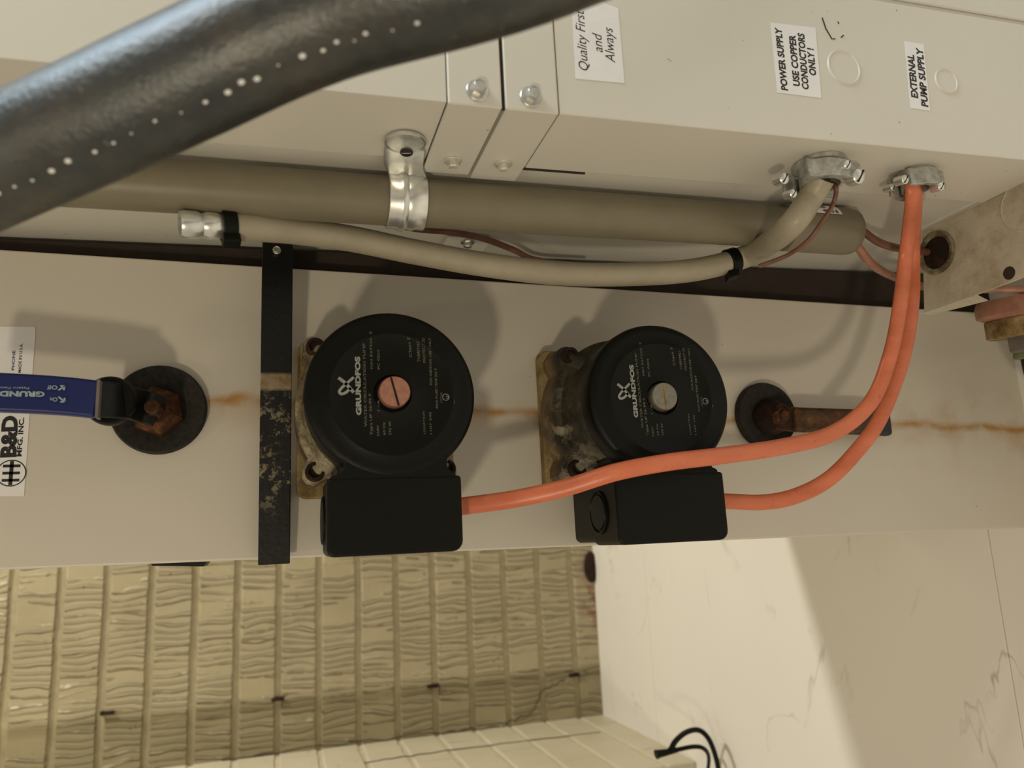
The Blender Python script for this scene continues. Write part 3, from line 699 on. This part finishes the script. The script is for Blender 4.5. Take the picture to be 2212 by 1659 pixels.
def arrow(x, y, dx, dy):
    c = 0.0680; A = pc(x, y, c); Bq = pc(x+dx, y+dy, c); d_ = (Bq-A).normalized(); s_ = Vector((-d_.y, d_.x, 0)); w_ = 0.0004
    P = [A-s_*w_, A+s_*w_, Bq+s_*w_, Bq-s_*w_]; b = MB().add(P, [(0, 1, 2, 3)])
    for sg in (-1, 1):
        e_ = (d_*-0.75+s_*sg*0.66).normalized()*0.0022; n_ = Vector((-e_.y, e_.x, 0)).normalized()*w_
        b.add([Bq-n_, Bq+n_, Bq+e_+n_, Bq+e_-n_], [(0, 1, 2, 3)])
    b.build('arrow', M['paleprint'], slv, smooth=False)
arrow(126, 857, 14, 11); arrow(126, 843, 14, -9)

# ------------------------------------------------------------------ right ball valve
vr = thing('ball_valve', 'heavily rusted ball valve with a short rusty lever, behind the orange cables', 'valve', pc(1650, 899, 0), 'valves on the pump box')
o = pc(1650, 899, 0.001); rd = (pc(1650, 829, 0.001)-pc(1650, 970, 0.001)).length/2
MB().lathe(o, (0, 0, 1), [(rd, 0.0), (rd, 0.0035), (rd*0.96, 0.006), (rd*0.6, 0.0045), (rd*0.4, 0.001), (0.0005, 0.0)], 64).build('insulation', M['foam'], vr)
MB().lathe(pc(1672, 900, 0.010), (0, 0, 1), [(0.0150, -0.010), (0.0140, 0.0), (0.0105, 0.006), (0.0085, 0.012)], 12).build('stem', M['rust_dark'], vr)
MB().lathe(pc(1680, 901, 0.018), (0, 0, 1), [(0.0070, -0.002), (0.0070, 0.006), (0.0045, 0.007), (0.0040, 0.010), (0.0004, 0.0105)], 6).build('nut', M['rust'], vr, ang=25)
strip([(1672, 902, 0.016), (1705, 905, 0.0165), (1740, 908, 0.017)], lambda t: 0.0195, 0.003, 'lever', M['rust'], vr)
sl2 = strip([(1712, 906, 0.018), (1780, 909, 0.018), (1860, 912, 0.018), (1919, 914, 0.018)], lambda t: 0.0185+0.0028*t, 0.009, 'sleeve', M['sleeve'], vr, bevel=0.003)
text('GRUND', pc(1900, 914, 0.0226), 0.0034, M['dimprint'], sl2, xd=(1, 0, 0), yd=(0, 1, 0), bold=0.03)

# ------------------------------------------------------------------ grey rigid conduit and its strap
def pso(x, y, off): return ps(x, y, -off)
r1 = 0.0140
cd = thing('grey_conduit', 'thick straight grey plastic conduit strapped along the cabinet side', 'conduit', pso(1865, 505, r1))
pa = pso(870, 436, r1); pb = pso(1700, 492, r1); dir_ = (pb-pa).normalized()
start = pa-dir_*0.62; end = pso(1834, 501, r1)
MB().tube([start, pa, pb, end-dir_*0.002], r1, 48).build('pipe', M['pvc'], cd)
eL = (end-start).length
cb = MB(); cb.lathe(end-dir_*0.056, dir_, [(r1+0.0001, 0), (r1*1.14, 0.001), (r1*1.16, 0.050), (r1*1.12, 0.056), (r1*1.0, 0.058), (r1*0.9, 0.056), (r1*0.88, 0.03)], 56, False)
cup = cb.build('coupling', M['pvc'], cd)
# paper tag wrapped on the coupling
tagm = MB(); z = dir_; q = end-dir_*0.040
yv = (Vector((0, 0, 1))-z*z.z).normalized(); xv = Vector((0, 1, 0)); xv = (xv-z*xv.dot(z)).normalized()
P = []; fs = []; nA = 12
for i in range(nA+1):
    an = math.radians(18+46*i/nA)
    for h in (0.0, 0.022): P.append(q+z*h+(yv*math.cos(an)+xv*math.sin(an))*(r1*1.165+0.0002))
for i in range(nA): fs.append((2*i, 2*i+1, 2*i+3, 2*i+2))
tg = tagm.add(P, fs).build('price_tag', M['sticker'], cup)
an = math.radians(26); nrm = (yv*math.cos(an)+xv*math.sin(an)); yd_ = (xv*math.cos(an)-yv*math.sin(an))
text('4810 8', q+z*0.013+nrm*(r1*1.165+0.0003), 0.0045, M['ink'], tg, xd=z, yd=yd_, bold=0.02)
an = math.radians(44); nrm = (yv*math.cos(an)+xv*math.sin(an)); yd_ = (xv*math.cos(an)-yv*math.sin(an))
text('IIIII', q+z*0.008+nrm*(r1*1.165+0.0003), 0.0058, M['ink'], tg, xd=z, yd=yd_, bold=0.02)

sp_ = thing('pipe_strap', 'bright galvanised one-hole strap holding the thick grey conduit', 'pipe clamp', pso(876, 330, 0))
cen = pa; hw = 0.0110
# section in the plane across the pipe: from the tab on the side face over the pipe
sec = []
top_c = ps(876, 297).z
tabs = [Vector((0, top_c)), Vector((0, cen.z+r1+0.0035))]
us0 = ps(868, 330).x; us1 = cen.x
S = []                                          # (du, v, c) centre line
S.append((ps(876, 297).x, side(us0)-0.0012, top_c)); S.append((ps(875, 320).x, side(us0)-0.0012, ps(875, 320).z))
S.append((ps(872, 352).x, side(us0)-0.0012, ps(872, 352).z))
for k in range(15):
    an = math.radians(48-k*11.5); rr_ = r1+0.0012
    S.append((us1+0.0015, cen.y+rr_*math.sin(an), cen.z+rr_*math.cos(an)))
P = []; fs = []; cols = [(-1, 0), (-0.94, 0.0006), (-0.5, 0.0004), (-0.36, 0.0016), (-0.12, 0.0016), (0.02, 0.0004), (0.30, 0.0012), (0.5, 0.0004), (0.94, 0.0006), (1, 0)]
for i, (u_, v_, c_) in enumerate(S):
    a_ = Vector(S[max(i-1, 0)]); b_ = Vector(S[min(i+1, len(S)-1)]); t_ = b_-a_; t_.x = 0; t_.normalize(); nn = Vector((0, -t_.z, t_.y)); 
    if nn.z < 0 and i > 3 and nn.y > 0: nn = -nn
    if i <= 2: nn = Vector((0, -1, 0))
    else: nn = (Vector((0, v_-cen.y, c_-cen.z))).normalized()
    wf = (0.62 if i == 0 else 1.0)
    amp = 0.0 if i < 3 else 1.0
    for du, hh in cols: P.append(Vector((u_, v_, c_))+Vector((du*hw*wf, 0, 0))+nn*(hh*amp))
nc = len(cols)
for i in range(len(S)-1):
    for k in range(nc-1): fs.append((i*nc+k, i*nc+k+1, (i+1)*nc+k+1, (i+1)*nc+k))
so = MB().add(P, fs).build('strap', M['zinc_bright'], sp_, ang=50)
so.modifiers.new('solid', 'SOLIDIFY').thickness = 0.0012
# rounded tab end with its screw hole
te = ps(876, 300); b = MB(); b.lathe(Vector((te.x, side(te.x)-0.0016, te.z-0.0012)), (0, -1, 0), [(hw*0.98, -0.001), (hw*0.98, 0.0004), (hw*0.90, 0.0009), (hw*0.84, 0.0004), (0.0004, 0.0003)], 40); b.build('tab_end', M['zinc'], sp_)
hc = ps(878, 321); MB().lathe(Vector((hc.x, side(hc.x)-0.0016, hc.z)), (0, -1, 0), [(0.0034, 0), (0.0034, 0.0012), (0.0029, 0.0017), (0.0028, 0.0008), (0.0004, 0.0007)], 28).build('hole', M['dark_gap'], sp_)

# ------------------------------------------------------------------ flexible conduit
c1 = ps(1772, 352); zc = c1.z
fx = thing('flexible_conduit', 'smooth grey flexible conduit curving from the large connector to a crimped end', 'conduit', pso(1765, 400, 0.01))
fpts = [ps(1775, 385, -0.012), pc(1752, 425, zc-0.004), pc(1705, 490, zc-0.012), pc(1620, 550, 0.095), pc(1500, 583, 0.088), pc(1350, 593, 0.084), pc(1200, 590, 0.082), pc(1050, 572, 0.080), pc(900, 545, 0.080), pc(760, 516, 0.084), pc(640, 499, 0.094), pc(560, 492, 0.102), pc(498, 489, 0.106)]
FS = spline(fpts, 8)
MB().tube(FS, lambda t: 0.0077, 28).build('jacket', M['flex'], fx)
e0 = FS[-1]; ed = (FS[-1]-FS[-4]).normalized()
fe = MB(); fe.lathe(e0, ed, [(0.0066, -0.004), (0.0066, 0.006), (0.0071, 0.007), (0.0073, 0.012), (0.0062, 0.0145), (0.0073, 0.017), (0.0075, 0.024), (0.0068, 0.0255), (0.0056, 0.0255), (0.0056, 0.018), (0.0003, 0.018)], 36)
fe.build('ferrule', M['zinc_bright'], fx)['label'] = 'crimped silver ferrule'
def tie(p, d, r, label, tail):
    T = thing('cable_clip', label, 'cable tie', p, 'black clips around the flexible conduit')
    MB().lathe(p-d*0.0036, d, [(r*1.03, 0), (r*1.16, 0.0002), (r*1.16, 0.0072), (r*1.03, 0.0074)], 28, True).build('band', M['black_plastic'], T, bevel=0.0003)
    s_ = tail.normalized(); q_ = p+s_*r
    x_ = d; y_ = s_; z_ = x_.cross(y_).normalized()
    b = MB(); P = []
    for a_, b2, c2 in ((-1, 0, -1), (1, 0, -1), (1, 1, -1), (-1, 1, -1), (-1, 0, 1), (1, 0, 1), (1, 1, 1), (-1, 1, 1)): P.append(q_+x_*(a_*0.0045)+y_*(b2*tail.length)+z_*(c2*0.0035))
    b.add(P, [(0, 3, 2, 1), (4, 5, 6, 7), (0, 1, 5, 4), (1, 2, 6, 5), (2, 3, 7, 6), (3, 0, 4, 7)]); b.build('head', M['black_plastic'], T, bevel=0.0007)
i1 = len(FS)-3; tie(FS[-1]+ed*0.001, ed, 0.0077, 'black clip at the crimped silver end of the flexible conduit', Vector((0.001, -0.0052, 0.002)))
k = min(range(len(FS)), key=lambda i: abs(i-8*3.45)); tie(FS[int(8*3.45)], (FS[int(8*3.45)+1]-FS[int(8*3.45)]).normalized(), 0.0077, 'black clip on the curve of the flexible conduit, right of the pumps', Vector((-0.001, -0.006, 0.001)))

# ------------------------------------------------------------------ cable connectors
def connector(px, r, label, scr, tone, L=0.014):
    p = ps(*px); T = thing('cable_connector', label, 'connector', p, 'clamp connectors on the cabinet side')
    a = Vector((0.02, -1, 0)).normalized(); b = MB()
    b.lathe(p, a, [(r, 0), (r*1.04, 0.0006), (r*1.04, 0.0028), (r*0.95, 0.0040), (r*0.86, 0.0044), (r*0.84, L*0.55), (r*0.84, L), (r*0.7, L), (r*0.68, 0.004)], 48, False); b.build('body', tone, T)
    # saddle: two flat clamp bars with ears
    for s_ in (-1, 1):
        o_ = p+a*(L*0.72)+Vector((0, 0, s_*r*0.70)); sb = MB(); pts = []
        n_ = 14
        for k in range(n_+1): t_ = -1+2*k/n_; pts.append((t_*r*1.25, s_*(0.0022+0.0042*max(0, 1-(t_/0.62)**2)**0.5 if abs(t_) < 0.62 else s_*0+0.0022)*1.0 if False else (0.0020+(0.0040*math.sqrt(max(0, 1-(t_/0.62)**2)) if abs(t_) < 0.62 else 0))*s_))
        for k in range(n_, -1, -1): t_ = -1+2*k/n_; pts.append((t_*r*1.25, (0.0+(0.0036*math.sqrt(max(0, 1-(t_/0.55)**2)) if abs(t_) < 0.55 else 0))*s_ - 0.0008*s_))
        sb.sweep(None, pts, -0.0060, 0.0050, (o_, Vector((1, 0, 0)), Vector((0, 0, 1)), a)); sb.build('saddle', tone, T, bevel=0.0005)
    for (x, y, cdepth, rr_) in scr:
        q_ = pc(x, y, p.z+cdepth); sc = MB()
        sc.lathe(q_, (0.0, -0.25, 1), [(rr_, -0.006), (rr_, 0), (rr_*0.95, rr_*0.35), (rr_*0.6, rr_*0.62), (rr_*0.0+0.0003, rr_*0.7)], 24)
        sc_o = sc.build('screw', M['zinc_bright'], T)
        zz = Vector((0.0, -0.25, 1)).normalized(); MB().sweep(None, [(-rr_*0.85, -rr_*0.10), (rr_*0.85, -rr_*0.10), (rr_*0.85, rr_*0.10), (-rr_*0.85, rr_*0.10)], rr_*0.45, rr_*0.73, (q_, Vector((0.45, 0.85, 0.2)).normalized(), zz.cross(Vector((0.45, 0.85, 0.2)).normalized()), zz)).build('slot', M['dark_gap'], sc_o, smooth=False)
    return p, a
cp1, ca1 = connector((1768, 352), 0.0150, 'large zinc clamp connector gripping the grey flexible conduit', [(1692, 386, 0.010, 0.0033), (1829, 356, 0.019, 0.0026), (1852, 382, 0.015, 0.0046), (1712, 418, 0.004, 0.0026)], M['cast_zinc'], 0.0150)
cp2, ca2 = connector((1974, 372), 0.0106, 'smaller zinc clamp connector gripping the orange cables', [(1953, 388, 0.009, 0.0029), (2031, 403, 0.013, 0.0027), (1928, 404, -0.004, 0.0024)], M['cast_zinc'], 0.0120)

# ------------------------------------------------------------------ orange cables
cz = cp2.z
def cable(pts, label, name='orange_cable', r=0.0052, flat=0.62):
    S_ = spline(pts, 8); T = MB().tube(S_, r, 22, True, flat, up=(0, 0, 1)); o_ = T.build(name, M['orange'], None)
    return tag(o_, label, 'cable', 'orange cables feeding the pumps')
xA = pc(1000, 1090, 0.074)
cable([cp2+Vector((-0.004, -0.004, 0.001)), cp2+Vector((-0.005, -0.018, 0.001)), pc(1958, 540, 0.122), pc(1944, 660, 0.119), pc(1922, 770, 0.114), pc(1880, 870, 0.108), pc(1800, 935, 0.104), pc(1690, 965, 0.108), pc(1560, 984, 0.112), pc(1440, 999, 0.112), pc(1330, 1020, 0.106), pc(1220, 1054, 0.092), pc(1110, 1078, 0.080), pc(1010, 1092, 0.074), pc(990, 1093, 0.074)],
      'orange cable sweeping across the right pump to the terminal box of the left pump')
cable([cp2+Vector((0.001, -0.004, -0.002)), cp2+Vector((0.0, -0.018, -0.003)), pc(1972, 540, 0.107), pc(1969, 660, 0.105), pc(1948, 780, 0.098), pc(1900, 905, 0.090), pc(1850, 975, 0.086), pc(1790, 1035, 0.081), pc(1720, 1071, 0.077), pc(1650, 1085, 0.074), pc(1575, 1083, 0.074), pc(1550, 1082, 0.074)],
      'shorter orange cable bending down to the terminal box of the right pump')

# ------------------------------------------------------------------ thin brown wires
S_ = spline([ps(830, 480, -0.010), ps(905, 495, -0.006), ps(965, 500, -0.006), ps(1040, 514, -0.006), ps(1110, 540, -0.006), ps(1160, 562, -0.006), ps(1260, 574, -0.010)], 8)
tag(MB().tube(S_, 0.0022, 12).build('brown_wire', M['wire'], None), 'thin reddish brown wire behind the flexible conduit, near the pipe strap', 'wire')
S_ = spline([ps(1790, 395, -0.010), pc(1806, 405, zc), pc(1800, 440, zc-0.006), pc(1775, 480, zc-0.006), pc(1745, 520, zc-0.014), pc(1700, 552, zc-0.030), pc(1640, 575, zc-0.045)], 8)
tag(MB().tube(S_, 0.0014, 12).build('brown_wire', M['wire'], None), 'thin brown wire crossing beside the bend of the flexible conduit', 'wire')
PU = ps(1990, 500).x+0.003
e_in = end-dir_*0.01
S_ = spline([e_in+Vector((0, 0.004, 0.004)), end+Vector((0.004, 0.003, 0.003)), pc(1900, 524, end.z-0.002), pc(1960, 540, end.z-0.014), pc(2010, 545, end.z-0.022), pu(2040, 548, PU+0.004)], 8)
tag(MB().tube(S_, 0.0028, 12).build('brown_wire', M['wire'], None), 'upper brown wire leaving the open end of the thick conduit', 'wire', None)
S_ = spline([e_in+Vector((0, -0.004, 0)), end+Vector((-0.001, -0.006, 0.002)), pc(1885, 572, end.z-0.010), pc(1940, 602, 0.050), pc(2000, 620, 0.060), pc(2080, 625, 0.075), pc(2160, 625, 0.090), pc(2240, 628, 0.105), pc(2400, 640, 0.13)], 8)
tag(MB().tube(S_, 0.0030, 12).build('brown_wire', M['pinkpipe'], None), 'lower pinkish brown wire running from the thick conduit off to the right', 'wire', None)

# ------------------------------------------------------------------ galvanised ledge with hole and fittings at the right
lg = thing('pipe_bracket', 'stained metal bracket ledge with a round hole, right of the orange cables', 'bracket', (PU, V1-0.02, 0.05))
a0 = pu(1992, 500, PU); a1 = pu(1996, 676, PU); a2 = pu(2300, 355, PU); a3 = pu(2300, 560, PU)
pl_ = [a0, a1, pu(2110, 636, PU), pu(2300, 566, PU), a2]
b = MB(); n = len(pl_); b.add(pl_+[p+Vector((0.002, 0, 0)) for p in pl_], [tuple(range(n)), tuple(range(n, 2*n))[::-1]]+[(i, n+i, n+(i+1) % n, (i+1) % n) for i in range(n)])
b.build('ledge', M['plate_grey'], lg, bevel=0.0004)
# lip turned down along the lower edge
l0 = a1; l1 = pu(2110, 636, PU); P = [l0, l1, l1+Vector((0.010, -0.004, 0.0)), l0+Vector((0.008, -0.001, 0.0))]
b = MB(); b.add(P+[p+Vector((0.0, 0.0, -0.0015)) for p in P], [(0, 1, 2, 3), (7, 6, 5, 4), (0, 4, 5, 1), (1, 5, 6, 2), (2, 6, 7, 3), (3, 7, 4, 0)]); b.build('lip', M['plate_grey'], lg, bevel=0.0004)
hc = pu(2024, 546, PU); gr = MB(); gr.lathe(hc+Vector((-0.0001, 0, 0)), (-1, 0, 0), [(0.0165, 0), (0.0165, 0.0012), (0.0150, 0.0018), (0.0125, 0.0012), (0.0120, 0.0002), (0.0115, 0.0002)], 40, False); gr.build('grommet', M['flange'], lg)
MB().lathe(hc+Vector((-0.0001, 0, 0)), (-1, 0, 0), [(0.0128, 0), (0.0122, 0.0004), (0.0004, 0.0004)], 32).build('hole', M['rust_dark'], lg)
h2 = pu(2180, 590, PU); MB().lathe(h2, (-1, 0, 0), [(0.0045, 0), (0.0043, 0.0004), (0.0004, 0.0004)], 24).build('hole', M['dark_gap'], lg)
h3 = pu(2215, 440, PU); MB().lathe(h3, (-1, 0, 0), [(0.019, 0), (0.0185, 0.0006), (0.0175, 0.0008), (0.017, 0.0004), (0.0004, 0.0004)], 40).build('embossed_disc', M['plate_grey'], lg)

ft = thing('pipe_fitting', 'tan collar with grey nut and black hose below it, at the right edge', 'fitting', pc(2240, 700, 0.07))
fo = pc(2228, 652, 0.082); fa = Vector((0.10, -1, -0.10)).normalized()
kk = 1
MB().lathe(fo, fa, [(0.0375, -0.004), (0.039, 0.0), (0.039, 0.008), (0.0335, 0.011), (0.0325, 0.012)], 56).build('collar', M['pinkpipe'], ft, ang=25)
MB().lathe(fo+fa*0.012, fa, [(0.0340, 0), (0.0340, 0.013), (0.032, 0.014)], 48).build('band', M['plate'], ft)
MB().lathe(fo+fa*0.024, fa, [(0.020, 0), (0.021, 0.002), (0.021, 0.013), (0.019, 0.015)], 8).build('nut', M['grayblue'], ft, ang=25)
MB().lathe(fo+fa*0.039, fa, [(0.0175, 0), (0.0180, 0.001), (0.0180, 0.004), (0.016, 0.005)], 36).build('ring', M['green'], ft)
MB().tube(spline([fo+fa*0.043, fo+fa*0.058+Vector((0.002, 0, 0)), fo+fa*0.075+Vector((0.012, 0, 0)), fo+fa*0.085+Vector((0.035, 0.0, 0)), Vector((UF-0.002, (fo+fa*0.088).y, (fo+fa*0.085).z))], 6), 0.0135, 20).build('hose', M['black_plastic'], ft)

# ------------------------------------------------------------------ black hose in the foreground
hs = thing('rubber_hose', 'thick dark rubber hose crossing the foreground at the upper left', 'hose', pc(600, 150, 0.27))
hp = [(-1500, 1020, 0.18), (-900, 760, 0.20), (-400, 530, 0.22), (0, 352, 0.245), (200, 262, 0.263), (400, 168, 0.279), (700, 35, 0.300), (1200, -116, 0.332), (1700, -330, 0.32), (2300, -700, 0.27)]
HS = spline([pc(*p) for p in hp], 10)
rh = 0.0195
MB().tube(HS, rh, 48).build('tube', M['hose'], hs)
dots = MB(); i0 = [i for i in range(len(HS)) if 2 < i/10 < 6]
# faded dot-print line along the hose
acc = 0; last = HS[20]
L_ = []
for i in range(20, 66):
    for k in range(6): L_.append(HS[i].lerp(HS[i+1], k/6))
dist = 0; prev = L_[0]; nxt = 0.0
rn = random.Random(3)
for i in range(1, len(L_)-1):
    dist += (L_[i]-prev).length; prev = L_[i]
    if dist > nxt:
        nxt = dist+0.0056+rn.uniform(-0.0018, 0.0030)
        t_ = (L_[i+1]-L_[i-1]).normalized(); up_ = (Vector((0, 1, 0))-t_*t_.y).normalized(); out_ = t_.cross(up_); out_ = out_ if out_.z > 0 else -out_
        an = math.radians(-66+rn.uniform(-2, 2)); nr = out_*math.cos(an)+up_*math.sin(an); sd = t_.cross(nr)
        c0 = L_[i]+nr*(rh+0.00015); s1 = rn.choice((0.0004, 0.0006, 0.0008, 0.0011))
        dots.add([c0+t_*(s1*math.cos(a*math.pi/3))+sd*(s1*0.8*math.sin(a*math.pi/3)) for a in range(6)], [(0, 1, 2, 3, 4, 5)])
tag(dots.build('printed_dots', M['sticker'], hs, smooth=False), kind='stuff')

# ------------------------------------------------------------------ black cord on the floor
def pf(x, y, lift): return pu(x, y, UF-lift)
q_ = lambda x, y, c: pc(x, y, c)
cdx = thing('black_cord', 'thin black cord with a folded loop, by the end of the brick return wall', 'cord', q_(1425, 1627, -0.60))
S_ = spline([q_(1428, 1628, -0.60), q_(1446, 1622, -0.60), q_(1460, 1600, -0.59), q_(1482, 1582, -0.58), q_(1508, 1577, -0.57), q_(1528, 1592, -0.56), q_(1542, 1622, -0.55), q_(1552, 1665, -0.54), q_(1556, 1740, -0.53), q_(1540, 1850, -0.53)], 8)
MB().tube(S_, 0.0042, 12, flat=0.6).build('loop', M['black_plastic'], cdx)
S_ = spline([q_(1428, 1630, -0.60), q_(1462, 1620, -0.595), q_(1498, 1613, -0.59), q_(1520, 1617, -0.58), q_(1531, 1636, -0.57), q_(1526, 1680, -0.56), q_(1510, 1740, -0.55), q_(1500, 1850, -0.55)], 8)
MB().tube(S_, 0.0034, 12, flat=0.6).build('loop', M['black_plastic'], cdx)
MB().tube([q_(1417, 1630, -0.60), q_(1424, 1628, -0.60), q_(1440, 1625, -0.60), q_(1462, 1620, -0.60)], lambda t: 0.0068-0.003*t, 14).build('end_knot', M['black_plastic'], cdx)
# grey rubber stopper in the brick joint by the floor
p = pc(1277, 1225, CB+0.004)
st_ = MB().lathe(p+Vector((0, 0, 0)), (0, 0.0, 1), [(0.012, -0.008), (0.016, 0.0), (0.014, 0.006), (0.006, 0.009)], 20)
for i, q in enumerate(st_.v): q.y = p.y+(q.y-p.y)*2.0
tag(st_.build('wall_plug', M['rust_dark'], None), 'dark lump on the brick wall where it meets the floor', 'plug')
